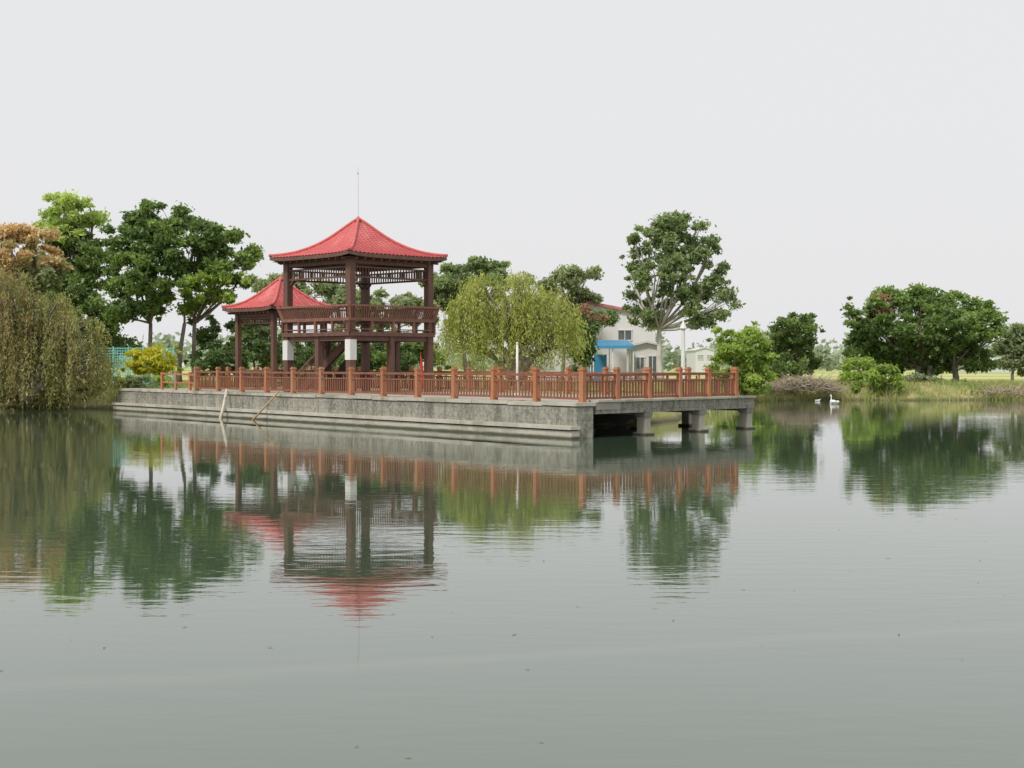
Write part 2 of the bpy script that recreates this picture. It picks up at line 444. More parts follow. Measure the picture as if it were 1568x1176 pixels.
# ------------------------------------------------------------------ viewing platform
pf = empty('viewing_platform', A)
far = 37
poly = [xy(A + v * .84), xy(R), xy(R + u * far), xy(A + v * .84 + u * (far + 1))]
m = MB(); m.prism(poly, .93, 1.16); m.obj('deck_slab', M_pave, pf)
m = MB()
m.beam(A + rv_ * .86 + Vector((0, 0, .985)), R + rv_ * .12 + Vector((0, 0, .985)), .30, .39)
m.obj('edge_beam', M_wall, pf)
m = MB()
m.beam(A + rv_ * .90 + Vector((0, 0, 1.215)), R + rv_ * .2 + Vector((0, 0, 1.215)), .44, .07)
m.obj('edge_coping', M_conc, pf)
m = MB(); mf = MB(); mc = MB()
Ld = (R - A).length; ra = math.atan2(rv_.y, rv_.x)
for k, t in enumerate((.36, .68, .985)):
    for j in range(3):
        p = A + rv_ * (Ld * t) + u * (j * 3.2 + .05)
        m.box((p.x, p.y, -.1), .34, .34, 1.72, ra)
        mf.box((p.x, p.y, -.42), .54, .54, 1.0, ra)
        mc.box((p.x, p.y, .70), .44, .44, .16, ra)
    p0 = A + rv_ * (Ld * t) + u * .30; mc.beam(p0 + Vector((0, 0, .80)), p0 + u * 7 + Vector((0, 0, .80)), .28, .24)
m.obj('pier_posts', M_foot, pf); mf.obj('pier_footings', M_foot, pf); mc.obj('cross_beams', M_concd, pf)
m = MB(); m.beam(A + u * 6 + v * .8 + Vector((0, 0, .0)), R + u * 6 + Vector((0, 0, .0)), .3, 1.84); m.obj('abutment', M_dark, pf)  # near-black colour puts the under-deck shade into this wall

# ------------------------------------------------------------------ wooden railing
def fence(name, pts, n_list, zb=1.17):
    e = empty(name, (pts[0].x, pts[0].y, zb))
    mp = MB(); mr = MB(); rnd = random.Random(len(pts) * 7 + 3)
    for si in range(len(pts) - 1):
        p, q = pts[si], pts[si + 1]; n = n_list[si]; d = (q - p).normalized(); ang = math.atan2(d.y, d.x)
        for i in range(n + 1):
            if i == n and si < len(pts) - 2: continue
            c = p.lerp(q, i / n)
            mp.box((c.x, c.y, zb + .54), .17, .17, 1.08, ang)
            mp.box((c.x, c.y, zb + 1.10), .22, .22, .05, ang)
            mp.box((c.x, c.y, zb + 1.15), .15, .15, .06, ang)
            mp.box((c.x, c.y, zb + .05), .21, .21, .10, ang)
        for i in range(n):
            a = p.lerp(q, i / n) + d * .085; b = p.lerp(q, (i + 1) / n) - d * .085
            for z, h, w in ((.92, .09, .10), (.70, .06, .06), (.14, .08, .07)):
                mr.beam(a + Vector((0, 0, zb + z + rnd.uniform(-.012, .012))), b + Vector((0, 0, zb + z + rnd.uniform(-.012, .012))), w, h)
            L = (b - a).length; k = int(L / .17)
            for j in range(1, k):
                c = a + d * (L * j / k)
                if j % 4 == 2: mr.box((c.x, c.y, zb + .80), .05, .04, .14, ang)
                mr.box((c.x, c.y, zb + .42), .062, .032, .50, ang)
    mp.obj('posts', M_post, e); mr.obj('rails_and_slats', M_rail, e)
    return e
fi = v * .42
F0 = A + fi + u * .25 + rv_ * .05
FR = R - rv_ * .55 + u * .3
FL = A + fi + u * 30.2
fence('wooden_railing', [FL, F0, FR], [12, 5])
fence('wooden_railing', [FR + u * .1, R - rv_ * .55 + u * 33], [13])
fence('wooden_railing', [R - rv_ * .6 + u * 33.2, FL + u * 3 + v * 1.5], [4])

# ------------------------------------------------------------------ pavilions
D45 = [Vector((-1, -1, 0)).normalized(), Vector((1, -1, 0)).normalized(), Vector((1, 1, 0)).normalized(), Vector((-1, 1, 0)).normalized()]
def corners(c, hs, z):
    h = hs * math.sqrt(2)
    return [Vector((c[0] + dx * h, c[1] + dy * h, z)) for dx, dy in ((0, -1), (1, 0), (0, 1), (-1, 0))]
def hip_roof(c, hs, prof, parent, thick=.16):
    """concave pyramidal tiled roof, profile [(r,z)]"""
    rs = [p[0] for p in prof]; zs = [p[1] for p in prof]
    mb = MB(); ridge = MB(); NR = 26; NC = 150; pitch = .24
    for k in range(4):
        n = (D45[k]); n = Vector((n.x, n.y, 0)); t = Vector((-n.y, n.x, 0)); vs = []; fs = []
        for j in range(NR * 2):
            row = j // 2; top = j % 2
            r = (row + (1 if top else 0)) / NR
            z0 = float(np.interp(r, rs, zs)) + (.028 if top else 0)
            for i in range(NC + 1):
                w = -1 + 2 * i / NC; x = w * hs * r
                z = z0 + .04 * abs(math.sin(math.pi * x / pitch)) + .10 * (abs(w) ** 5) * r ** 4
                p = Vector((c[0], c[1], 0)) + n * (hs * r) + t * x
                vs.append((p.x, p.y, z))
        for j in range(NR * 2 - 1):
            for i in range(NC):
                a = j * (NC + 1) + i; fs.append((a, a + 1, a + NC + 2, a + NC + 1))
        mb.add(vs, fs)
    mb.obj('roof_tiles', M_roof, parent, fix=False)
    for k in range(4):
        dx, dy = ((0, -1), (1, 0), (0, 1), (-1, 0))[k]; h = hs * math.sqrt(2); pts = []
        for i in range(21):
            r = .02 + i / 20 * .985
            pts.append((c[0] + dx * h * r, c[1] + dy * h * r, float(np.interp(r, rs, zs)) + .08 + .10 * r ** 4))
        ridge.tube(pts, [.068] * 21, 7)
    ridge.tube([(c[0], c[1], zs[0] - .05), (c[0], c[1], zs[0] + .05), (c[0], c[1], zs[0] + .12), (c[0], c[1], zs[0] + .18)], [.18, .16, .08, .03], 10)
    ridge.obj('roof_ridges', M_ridge, parent, True)
    f = MB(); C = corners(c, hs - .03, zs[-1] - thick / 2 + .02)
    for k in range(4):
        p, q = C[k].copy(), C[(k + 1) % 4].copy(); mid = (p + q) / 2
        for i in range(10):
            w0 = -1 + .2 * i; w1 = w0 + .2
            pa = mid + (q - mid) * w0; pb = mid + (q - mid) * w1
            pa.z = mid.z + .1 * abs(w0) ** 5; pb.z = mid.z + .1 * abs(w1) ** 5
            f.beam(pa, pb, .06, thick)
    Cs = corners(c, hs - .08, zs[-1] - thick + .05)
    f.add(Cs + [x - Vector((0, 0, .03)) for x in Cs], [(0, 1, 2, 3), (4, 5, 6, 7)])
    for k in range(4):
        p, q = Cs[k], Cs[(k + 1) % 4]; n = D45[(k + 1) % 4]
        for i in range(1, 12):
            a = p.lerp(q, i / 12) - Vector((0, 0, .08)); f.beam(a, a - n * .55, .06, .09)
    f.obj('eaves', M_brown, parent)

def slat_panel(mb, p, q, z0, z1, flare, n, sp, w=.05, rail=.08):
    d = (q - p).normalized(); L = (q - p).length; k = int(L / sp)
    a0 = Vector((p.x, p.y, z0)); b0 = Vector((q.x, q.y, z0)); off = n * flare
    mb.beam(a0, b0, rail, rail); mb.beam(a0 + off - d * flare + Vector((0, 0, z1 - z0)), b0 + off + d * flare + Vector((0, 0, z1 - z0)), rail * 1.2, rail)
    for i in range(k + 1):
        t = i / k; s = (t - .5) * 2 * flare
        c = a0.lerp(b0, t); mb.beam(c, c + off + d * s + Vector((0, 0, z1 - z0)), w, .03, up=n)

PC = (-7.2, 69.4)
pav = empty('two_storey_pavilion', (PC[0], PC[1], 1.16))
prof = [(0, 9.22), (.08, 9.02), (.18, 8.72), (.3, 8.37), (.42, 8.08), (.55, 7.83), (.7, 7.62), (.85, 7.48), (1, 7.38)]
hip_roof(PC, 2.95, prof, pav)
hs = 2.33
cols = MB(); Ct = corners(PC, hs, 0)
a45 = math.radians(45)
for c in Ct: cols.box((c.x, c.y, (1.16 + 7.25) / 2), .32, .32, 6.09, a45)
mids = [(Ct[k] + Ct[(k + 1) % 4]) / 2 for k in range(4)]
for c in mids: cols.box((c.x, c.y, 2.45), .26, .26, 2.58, a45)
cols.obj('columns', M_brown, pav)
wp = MB()
for c in (Ct[0], Ct[3]):
    wp.box((c.x, c.y, 3.12), .37, .37, .92, a45)
wp.obj('white_column_wraps', M_white, pav)
bm_ = MB(); fr = MB()
for k in range(4):
    p, q = Ct[k], Ct[(k + 1) % 4]; n = D45[(k + 1) % 4]
    e1 = (q - p).normalized() * .16
    for z, w, h in ((7.10, .2, .22), (6.40, .10, .08), (6.84, .10, .07)):
        bm_.beam(p + e1 + Vector((0, 0, z)), q - e1 + Vector((0, 0, z)), w, h)
    L = (q - p).length; kk = int(L / .17)
    for i in range(2, kk - 1):
        c = p.lerp(q, i / kk); fr.beam(c + Vector((0, 0, 6.44)), c + Vector((0, 0, 6.80)), .055, .04)
    for s_, c in ((1, p), (-1, q)):
        d = (q - p).normalized() * s_
        bm_.beam(c + d * .18 + Vector((0, 0, 6.15)), c + d * .42 + Vector((0, 0, 6.36)), .07, .07)
bm_.obj('upper_beams', M_brown, pav); fr.obj('frieze_lattice', M_brown, pav)
fl = MB(); Cf = corners(PC, 2.50, 0)
fl.prism([(c.x, c.y) for c in Cf], 3.76, 3.86)
for k in range(4):
    p, q = Cf[k], Cf[(k + 1) % 4]
    fl.beam(p + Vector((0, 0, 3.83)), q + Vector((0, 0, 3.83)), .14, .18)
    fl.beam(Ct[k] + Vector((0, 0, 3.62)), Ct[(k + 1) % 4] + Vector((0, 0, 3.62)), .16, .2)
for i in range(-3, 4):
    d = D45[1]; t = D45[0]; c = Vector((PC[0], PC[1], 3.68)) + t * (i * .62)
    fl.beam(c - d * 2.2, c + d * 2.2, .08, .14)
fl.obj('upper_floor', M_brown, pav)
bal = MB(); bl = MB(); Cb = corners(PC, 2.50, 0)
for k in range(4):
    p, q = Cb[k], Cb[(k + 1) % 4]; n = D45[(k + 1) % 4]
    slat_panel(bal, p, q, 4.52, 5.10, .18, n, .13, .05, .085)
    d = (q - p).normalized(); L = (q - p).length
    for i in range(5):
        c = p.lerp(q, i / 4)
        bl.beam(c + Vector((0, 0, 3.91)), c + Vector((0, 0, 4.46)), .12 if i % 2 == 0 else .09, .12)
    bl.beam(p - n * .12 + Vector((0, 0, 4.45)), q - n * .12 + Vector((0, 0, 4.45)), .38, .06)
    bl.beam(p + Vector((0, 0, 4.05)), q + Vector((0, 0, 4.05)), .05, .04)
    bl.beam(p + Vector((0, 0, 4.47)), p + (D45[(k + 1) % 4] + D45[k]) * .19 + Vector((0, 0, 5.22)), .12, .12)
bal.obj('balcony_railing', M_brownrail, pav); bl.obj('balcony_bench', M_brownrail, pav)
st = MB(); s0 = Vector((PC[0] - 2.7, PC[1] - .3, 1.16)); s1 = Vector((PC[0] - .2, PC[1] - .3, 3.80)); ns = 14
for i in range(ns):
    c = s0.lerp(s1, (i + .5) / ns); st.box((c.x, c.y, c.z + .06), .28, 1.2, .05)
for y in (-.62, .62):
    st.beam(s0 + Vector((0, y, 0)), s1 + Vector((0, y, 0)), .06, .28)
    st.beam(s0 + Vector((0, y, .95)), s1 + Vector((0, y, .95)), .06, .08)
    for i in range(0, ns, 2):
        c = s0.lerp(s1, (i + .5) / ns) + Vector((0, y, 0)); st.box((c.x, c.y, c.z + .5), .05, .05, .95)
st.obj('staircase', M_brown, pav)
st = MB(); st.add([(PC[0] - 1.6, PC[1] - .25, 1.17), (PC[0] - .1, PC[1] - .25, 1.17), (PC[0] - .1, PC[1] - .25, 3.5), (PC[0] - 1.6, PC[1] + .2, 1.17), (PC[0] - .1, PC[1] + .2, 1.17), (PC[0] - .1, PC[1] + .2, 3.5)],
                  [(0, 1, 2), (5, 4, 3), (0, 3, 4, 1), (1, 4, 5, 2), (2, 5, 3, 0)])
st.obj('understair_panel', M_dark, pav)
lr = MB()
for k in (1, 2):
    slat_panel(lr, Ct[k], Ct[(k + 1) % 4], 1.35, 2.1, 0, D45[(k + 1) % 4], .16)
lr.obj('lower_railing', M_brownrail, pav)
rod = MB(); rod.tube([(PC[0], PC[1], 9.3), (PC[0], PC[1], 11.2), (PC[0] - .03, PC[1], 11.75)], [.016, .012, .006], 6)
rod.tube([(PC[0] - .02, PC[1], 11.38), (PC[0] - .02, PC[1], 11.44)], [.05, .05], 8)
rod.obj('lightning_rod', M_metal, pav)

PC2 = (-11.95, 76.5)
pv2 = empty('garden_pavilion', (PC2[0], PC2[1], 1.16))
hip_roof(PC2, 2.15, [(0, 6.85), (.1, 6.66), (.25, 6.3), (.4, 5.98), (.6, 5.62), (.8, 5.40), (1, 5.28)], pv2)
Cc = corners(PC2, 1.55, 0); cm = MB()
for c in Cc: cm.box((c.x, c.y, 3.15), .24, .24, 3.98, a45)
for k in range(4):
    p, q = Cc[k], Cc[(k + 1) % 4]; n = D45[(k + 1) % 4]
    cm.beam(p + Vector((0, 0, 4.98)), q + Vector((0, 0, 4.98)), .12, .18)
    slat_panel(cm, p, q, 4.55, 4.82, 0, n, .17, .05, .06)
    if k != 0: slat_panel(cm, p, q, 1.5, 2.15, .1, n, .13, .05, .08)
cm.obj('frame', M_brown, pv2)

# ------------------------------------------------------------------ small things by the deck
def stick(name, p, q, r, mat):
    m = MB(); P = Vector(p); Qv = Vector(q); a = P.lerp(Qv, .4) + Vector((.04, 0, .03))
    m.tube([p, a, q], [r, r * .9, r * .7], 7)
    b = P.lerp(Qv, .7); m.tube([b, b + Vector((.12, -.02, .22))], [r * .5, r * .3], 5)
    return m.obj(name, mat, None, True)
M_drift = surf('driftwood', (.62, .57, .47), (.50, .45, .37), 5, .9, .3)
M_bamboo = surf('bamboo_cane', (.50, .33, .17), (.40, .25, .12), 5, .7, .2)
def wallpt(t, off, z): p = A + u * t - v * off; return (p.x, p.y, z)
stick('driftwood_pole', wallpt(24.9, .9, -.3), wallpt(25.6, .15, 1.3), .08, M_drift)
stick('bamboo_pole', wallpt(21.9, 1.0, -.3), wallpt(20.4, .15, 1.3), .045, M_bamboo)
m = MB(); b0 = Vector((EX(792, 62), 62, 1.16)); m.tube([b0, b0 + Vector((0, 0, 2.15))], [.055, .05], 10); m.tube([b0 + Vector((0, 0, 2.15)), b0 + Vector((0, 0, 2.23))], [.07, .03], 10)
m.tube([b0, b0 + Vector((0, 0, .08))], [.14, .12], 10)
m.obj('white_marker_post', M_white, None, True)
M_red = surf('red_cloth', (.5, .04, .03), (.4, .03, .03), 3, .7, .1)
m = MB(); b0 = Vector((EX(645, 67), 67, 1.16)); m.tube([b0, b0 + Vector((.05, 0, .5)), b0 + Vector((0, 0, 1.5)), b0 + Vector((-.03, 0, 1.75))], [.03, .10, .05, .01], 9)
m.obj('folded_red_parasol', M_red, None, True)

ap = empty('approach_handrail', A + u * 31.5)
m = MB()
for t in (30.9, 32.6, 34.3): p = A + fi + u * t; m.box((p.x, p.y, 1.6), .12, .12, .95, .9)
p = A + fi + u * 30.4; q = A + fi + u * 34.3; m.beam(p + Vector((0, 0, 1.95)), q + Vector((0, 0, 2.0)), .08, .09); m.beam(p + Vector((0, 0, 1.55)), q + Vector((0, 0, 1.55)), .06, .07)
m.obj('rails', M_post, ap)

# ------------------------------------------------------------------ buildings
M_wallw = surf('white_render', (.74, .73, .72), (.66, .65, .64), .8, .9, .1, True)
M_pink = surf('roof_sheet_red', (.60, .22, .22), (.50, .18, .18), 1, .6, .05)
M_blue = surf('blue_awning', (.05, .20, .36), (.06, .27, .44), 1, .5, .05)
M_glass = surf('window_glass', (.10, .12, .13), (.14, .16, .17), 1, .1, 0, spec=.8)
M_glassd = surf('window_glass_pale', (.30, .33, .35), (.36, .38, .40), 1, .3, 0, spec=.6)
M_grey = surf('grey_sheet', (.60, .61, .62), (.54, .55, .56), 1, .7, .05)
def gable_house(name, x0, x1, y0, y1, ze, zr, roofm, wallm, wins, zb=.9, ov=.35, xm=None, th=.14, glass=None):
    e = empty(name, ((x0 + x1) / 2, (y0 + y1) / 2, zb)); xm = xm or (x0 + x1) / 2
    m = MB()
    vs = [(x0, y0, zb), (x1, y0, zb), (x1, y0, ze), (xm, y0, zr), (x0, y0, ze)]
    vs += [(x, y1, z) for x, y, z in vs]
    m.add(vs, [(0, 1, 2, 3, 4), (9, 8, 7, 6, 5), (0, 5, 6, 1), (1, 6, 7, 2), (4, 9, 5, 0), (2, 7, 8, 3), (3, 8, 9, 4)])
    m.obj('walls', wallm, e)
    r = MB()
    for sgn, xe in ((-1, x0), (1, x1)):
        k = (zr - ze) / abs(xe - xm); xo = xe + sgn * ov
        a = Vector((xm + sgn * .02, (y0 + y1) / 2, zr + .10)); b = Vector((xo, (y0 + y1) / 2, ze - k * ov + .10))
        r.beam(a, b, (y1 - y0) + 2 * ov, th)
    r.obj('roof', roofm, e)
    w = MB(); t = MB()
    for (wx, wz, ww, wh) in wins:
        w.box((wx, y0 - .012, wz), ww, .02, wh)
        for dz in (-1, 1): t.box((wx, y0 - .04, wz + dz * (wh / 2 + .04)), ww + .2, .08, .08)
        for dx in (-1, 0, 1): t.box((wx + dx * (ww / 2 + .03 * abs(dx)), y0 - .04, wz), .06, .06, wh)
    w.obj('windows', glass or M_glass, e); t.obj('window_frames', wallm, e)
    return e
gable_house('white_house', 2.5, 12.2, 126, 138, 6.6, 7.65, M_pink, M_wallw, [(9.6, 5.0, 1.1, .8), (6.5, 4.9, 1.3, 1.0), (11.2, 2.4, .7, 1.1)], xm=6.6, th=.22)
gable_house('white_outbuilding', 9.6, 12.0, 119, 124, 3.95, 4.2, M_grey, M_wallw, [(10.3, 2.6, .6, .9), (11.3, 2.2, .6, 1.9)])
aw = empty('blue_market_awning', (7.8, 117, 1)); m = MB()
m.add([(6.2, 114.5, 3.95), (9.5, 114.5, 3.95), (9.3, 119, 4.45), (6.4, 119, 4.45), (6.2, 114.5, 3.90), (9.5, 114.5, 3.90), (9.3, 119, 4.40), (6.4, 119, 4.40)], [(0, 1, 2, 3), (7, 6, 5, 4), (0, 4, 5, 1), (1, 5, 6, 2), (2, 6, 7, 3), (3, 7, 4, 0)])
m.add([(6.2, 114.5, 3.9), (9.5, 114.5, 3.9), (9.5, 114.47, 3.72), (6.2, 114.47, 3.72)], [(0, 1, 2, 3)])
m.add([(6.2, 118.8, 1), (7.6, 118.8, 1), (7.6, 118.8, 3.3), (6.2, 118.8, 3.3)], [(0, 1, 2, 3)])
m.obj('canopy', M_blue, aw)
m = MB()
for x in (6.3, 7.8, 9.4): m.box((x, 114.7, 2.4), .08, .08, 2.9); m.box((x, 118.6, 2.7), .08, .08, 3.4)
m.obj('poles', M_white, aw)
gable_house('distant_shed', 91, 97, 285, 300, 3.0, 3.8, M_grey, M_grey, [(92.6, 2.2, 1.2, .8), (95.2, 2.2, 1.2, .8)], ov=.3, glass=M_glassd)
gable_house('distant_house', 30.4, 33.4, 245, 258, 4.9, 5.3, M_grey, M_grey, [(31.2, 3.8, .8, .7), (32.7, 3.8, .8, .7)], ov=.2, glass=M_glassd)
m = MB(); x, y = EX(1046, 108), 108; m.tube([(x, y, .8), (x, y, 4.9), (x, y, 5.0)], [.19, .13, .13], 12)
m.tube([(x, y, 5.0), (x, y, 5.12), (x, y, 5.7)], [.14, .28, .02], 12); m.tube([(x, y, .9), (x, y, 1.3)], [.3, .28], 12)
m.obj('white_lamp_pillar', M_white, None)
M_teal = surf('turquoise_net', (.18, .55, .50), (.25, .62, .57), 3, .7, .1)
nf = empty('turquoise_net_fence', (-22.5, 88, 1)); m = MB()
for i in range(6):
    x = -24.6 + i * .85; m.box((x, 88 + i * .2, 2.2), .06, .06, 2.7)
    if i < 5:
        for z in np.arange(1.2, 3.5, .16): m.beam((x, 88 + i * .2, z), (x + .85, 88.2 + i * .2, z), .02, .05)
        for t in np.arange(.1, .85, .14): m.beam((x + t, 88 + i * .2 + t * .235, 1.1), (x + t, 88 + i * .2 + t * .235, 3.5), .04, .02)
m.obj('net', M_teal, nf)
tb = MB(); tb.tube([(-26.2, 82.6, 1.3), (-26.2, 82.6, 2.9)], [.03, .03], 6)
tb.add([(-27.4, 82.4, 2.7), (-26, 82.5, 2.9), (-25.9, 83.4, 2.2), (-27.3, 83.4, 2.1), (-27.4, 82.3, 1.9), (-26, 82.4, 1.9)], [(0, 1, 2, 3), (0, 4, 5, 1)])
tb.obj('blue_tarpaulin', M_blue)

# ------------------------------------------------------------------ trees
tree('tall_broadleaf_tree', 112, 1012, 577, [(1035, 348, 32, 20), (1000, 358, 30, 24), (975, 385, 20, 28), (1068, 362, 28, 24), (1092, 386, 20, 28), (1018, 385, 34, 30), (1052, 395, 34, 30), (966, 420, 18, 26), (1106, 424, 20, 28),
     (1000, 425, 32, 28), (1048, 440, 34, 28), (1085, 440, 26, 28), (974, 456, 22, 24), (1118, 455, 14, 20), (1006, 466, 24, 20), (1052, 476, 26, 18), (1092, 478, 24, 20), (985, 490, 20, 16), (1068, 498, 20, 10), (1030, 415, 26, 26)],
     25000, .165, 'tall', 53, [1012], .24, M_barkpale, clump=.42, fill=.55, fork=505, grow=1.0, farr=1.2, depth=.9)
tree('spreading_rain_tree', 114, 1425, 590, [(1350, 466, 42, 20), (1410, 458, 48, 18), (1465, 472, 44, 22), (1318, 492, 32, 18), (1390, 500, 56, 28), (1455, 510, 52, 28), (1500, 497, 24, 20),
     (1350, 525, 46, 20), (1420, 545, 56, 26), (1488, 548, 34, 22), (1514, 522, 18, 18), (1345, 540, 40, 18), (1340, 470, 14, 16, 'brownred'), (1345, 490, 8, 10, 'brownred')],
     52000, .175, 'deep', 12, [1425, 1400, 1462], .28, clump=.42, fork=560)
tree('waterside_shrub', 97, 1137, 602, [(1118, 530, 28, 24), (1152, 528, 26, 24), (1125, 560, 34, 28), (1160, 562, 24, 28), (1112, 585, 26, 16), (1150, 588, 32, 14)], 20000, .13, 'bright', 13, tr=.08, clump=.32)
tree('waterside_shrub', 113, 1220, 580, [(1205, 508, 26, 18), (1235, 510, 18, 20), (1190, 533, 24, 26), (1225, 543, 28, 28), (1200, 562, 32, 16), (1222, 490, 14, 8)], 17000, .15, 'mid', 14, tr=.12, clump=.38)
tree('waterside_shrub', 104, 1330, 608, [(1320, 565, 24, 16), (1345, 575, 26, 16), (1312, 592, 24, 14), (1350, 596, 24, 12)], 13000, .13, 'bright', 15, tr=.06, clump=.3)
tree('waterside_shrub', 108, 1420, 596, [(1400, 582, 22, 8), (1440, 586, 20, 6), (1470, 588, 14, 5)], 4500, .13, 'pale', 25, tr=.05, clump=.25)
tree('roadside_tree', 120, 1550, 585, [(1545, 515, 22, 18), (1575, 520, 28, 22), (1555, 545, 20, 16), (1590, 545, 30, 24)], 13000, .18, 'pale', 16, tr=.14, clump=.45)
tree('orange_leaved_tree', 92, 40, 580, [(12, 362, 24, 18, 'orange'), (48, 364, 28, 16, 'orange'), (72, 398, 18, 20, 'orange'), (30, 396, 32, 18, 'orange'), (0, 425, 34, 22, 'pale'), (60, 428, 34, 18, 'pale'), (-40, 390, 34, 40, 'mid'), (-20, 352, 20, 12, 'mid'), (20, 450, 50, 30, 'olive')], 26000, .15, 'orange', 17, tr=.18, clump=.36)
tree('light_green_tree', 106, 115, 580, [(105, 320, 30, 14, 'lime'), (140, 328, 22, 16, 'lime'), (88, 340, 20, 14, 'lime'), (120, 350, 30, 18, 'lime'), (120, 372, 38, 22), (80, 392, 30, 32), (135, 405, 42, 34), (60, 440, 40, 40), (110, 460, 50, 40), (150, 490, 46, 40), (90, 520, 50, 34), (175, 520, 30, 30)], 46000, .17, 'mid', 18, tr=.25, clump=.45)
tree('camphor_tree', 95, 225, 578, [(212, 330, 30, 18), (255, 338, 32, 20), (195, 362, 34, 26), (300, 348, 34, 14), (340, 366, 36, 16), (382, 384, 20, 14), (235, 370, 46, 26), (250, 396, 46, 30), (305, 388, 44, 26), (360, 403, 34, 18),
     (205, 410, 38, 28), (330, 428, 44, 18, 'bright'), (255, 436, 48, 24), (370, 432, 20, 12), (200, 452, 32, 22), (295, 458, 44, 16, 'bright'), (240, 476, 30, 12), (350, 458, 28, 12, 'bright'), (190, 480, 24, 14)],
     50000, .16, 'deep', 19, [225, 272, 296], .17, clump=.38, fill=.66, fork=495)
tree('golden_shrub', 86, 235, 578, [(220, 548, 24, 16, 'gold'), (246, 550, 22, 16, 'gold'), (232, 562, 32, 14, 'gold')], 9000, .11, 'gold', 20, tr=.05, clump=.25)
tree('background_tree', 118, 430, 578, [(410, 440, 24, 18, 'pale'), (440, 450, 30, 22, 'pale'), (480, 455, 34, 22), (520, 450, 30, 22, 'pale'), (550, 470, 36, 26), (600, 465, 40, 24, 'pale'), (640, 478, 36, 24)], 24000, .18, 'pale', 21, [430, 520, 610], .15, clump=.42, fill=.5)
tree('garden_hedge_mass', 96, 480, 578, [(330, 520, 36, 34, 'dark'), (385, 530, 36, 30), (340, 555, 50, 18, 'dark'), (430, 545, 40, 24), (480, 540, 40, 26, 'dark'), (560, 530, 46, 32), (610, 535, 40, 30), (575, 556, 50, 18, 'dark'), (650, 545, 36, 22), (400, 500, 26, 18, 'pale')], 34000, .15, 'mid', 22, [340, 385, 560, 610], .09, clump=.38, fill=.7)
tree('background_tree', 122, 715, 580, [(700, 406, 26, 10), (735, 408, 32, 12), (765, 416, 20, 10), (690, 436, 30, 18), (740, 436, 50, 20), (700, 470, 30, 28), (662, 440, 16, 16)], 22000, .17, 'tall', 23, tr=.2, clump=.42, fill=.7)
tree('background_tree', 124, 860, 580, [(875, 415, 22, 10, 'pale'), (898, 424, 24, 12, 'pale'), (860, 438, 28, 16, 'pale'), (888, 455, 32, 20, 'pale'), (870, 490, 24, 26, 'pale'), (835, 435, 20, 10, 'pale'), (924, 486, 22, 12)], 17000, .16, 'mid', 24, tr=.18, clump=.38, fill=.7)
tree('red_tipped_shrub', 105, 896, 578, [(893, 484, 12, 14, 'brownred'), (898, 515, 16, 24, 'dark'), (894, 545, 20, 20, 'dark'), (912, 490, 8, 10, 'brownred')], 7000, .13, 'dark', 26, tr=.08, clump=.3)
willow('weeping_willow', 84, 790, 580, [(768, 444, 62, 30), (722, 476, 42, 30), (835, 474, 52, 36), (788, 486, 62, 36), (870, 510, 28, 30), (695, 516, 18, 28)], 574, 2000, (.25, .30, .07), (.55, .57, .18), 31, .11)
willow('overhanging_bush_willow', 79.5, 40, 605, [(10, 448, 50, 36), (70, 478, 46, 34), (122, 515, 36, 34), (50, 530, 60, 44), (150, 556, 22, 26), (-40, 500, 50, 60)], 626, 1500, (.18, .20, .065), (.46, .44, .18), 32, .11, cmix=(.35, (.40, .28, .16)),
       lmin=.55, rough=(.65, 1.32), nb=20, outr=.95)
tree('bank_undergrowth', 84, 120, 612, [(30, 590, 50, 28, 'olive'), (90, 600, 50, 22, 'olive'), (140, 590, 28, 24, 'olive'), (-30, 580, 50, 40, 'olive'), (90, 550, 40, 30, 'mid')], 20000, .12, 'pale', 33, tr=.05, clump=.35)
tree('wall_foot_weeds', 82.5, 205, 596, [(190, 588, 12, 9, 'bright'), (215, 586, 16, 9, 'pale'), (245, 584, 16, 7, 'bright')], 3500, .10, 'pale', 41, tr=.03, clump=.2)

def treeline():
    rng = np.random.default_rng(5); Ps = []; Cs = []
    for i in range(420):
        x = rng.uniform(-330, 420); y = rng.uniform(330, 560); h = rng.uniform(4.5, 10.5) * (.7 + .5 * abs(math.sin(x * .03)))
        n = 130; w = rng.uniform(3, 9)
        d = unit(rng.normal(size=(n, 3))); r = rng.uniform(.4, 1, n)[:, None]
        P = np.array([x, y, 1 + h * .5]) + d * r * np.array([w, w * .5, h * .5]); Ps.append(P)
        t = rng.uniform(); c = np.array((.34, .40, .35)) * (1 - t) + np.array((.46, .51, .44)) * t  # leaf colours paled and greyed: distance haze painted into the albedo
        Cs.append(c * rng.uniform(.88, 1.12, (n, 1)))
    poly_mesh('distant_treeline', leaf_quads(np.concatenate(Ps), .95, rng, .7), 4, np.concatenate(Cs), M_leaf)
treeline()

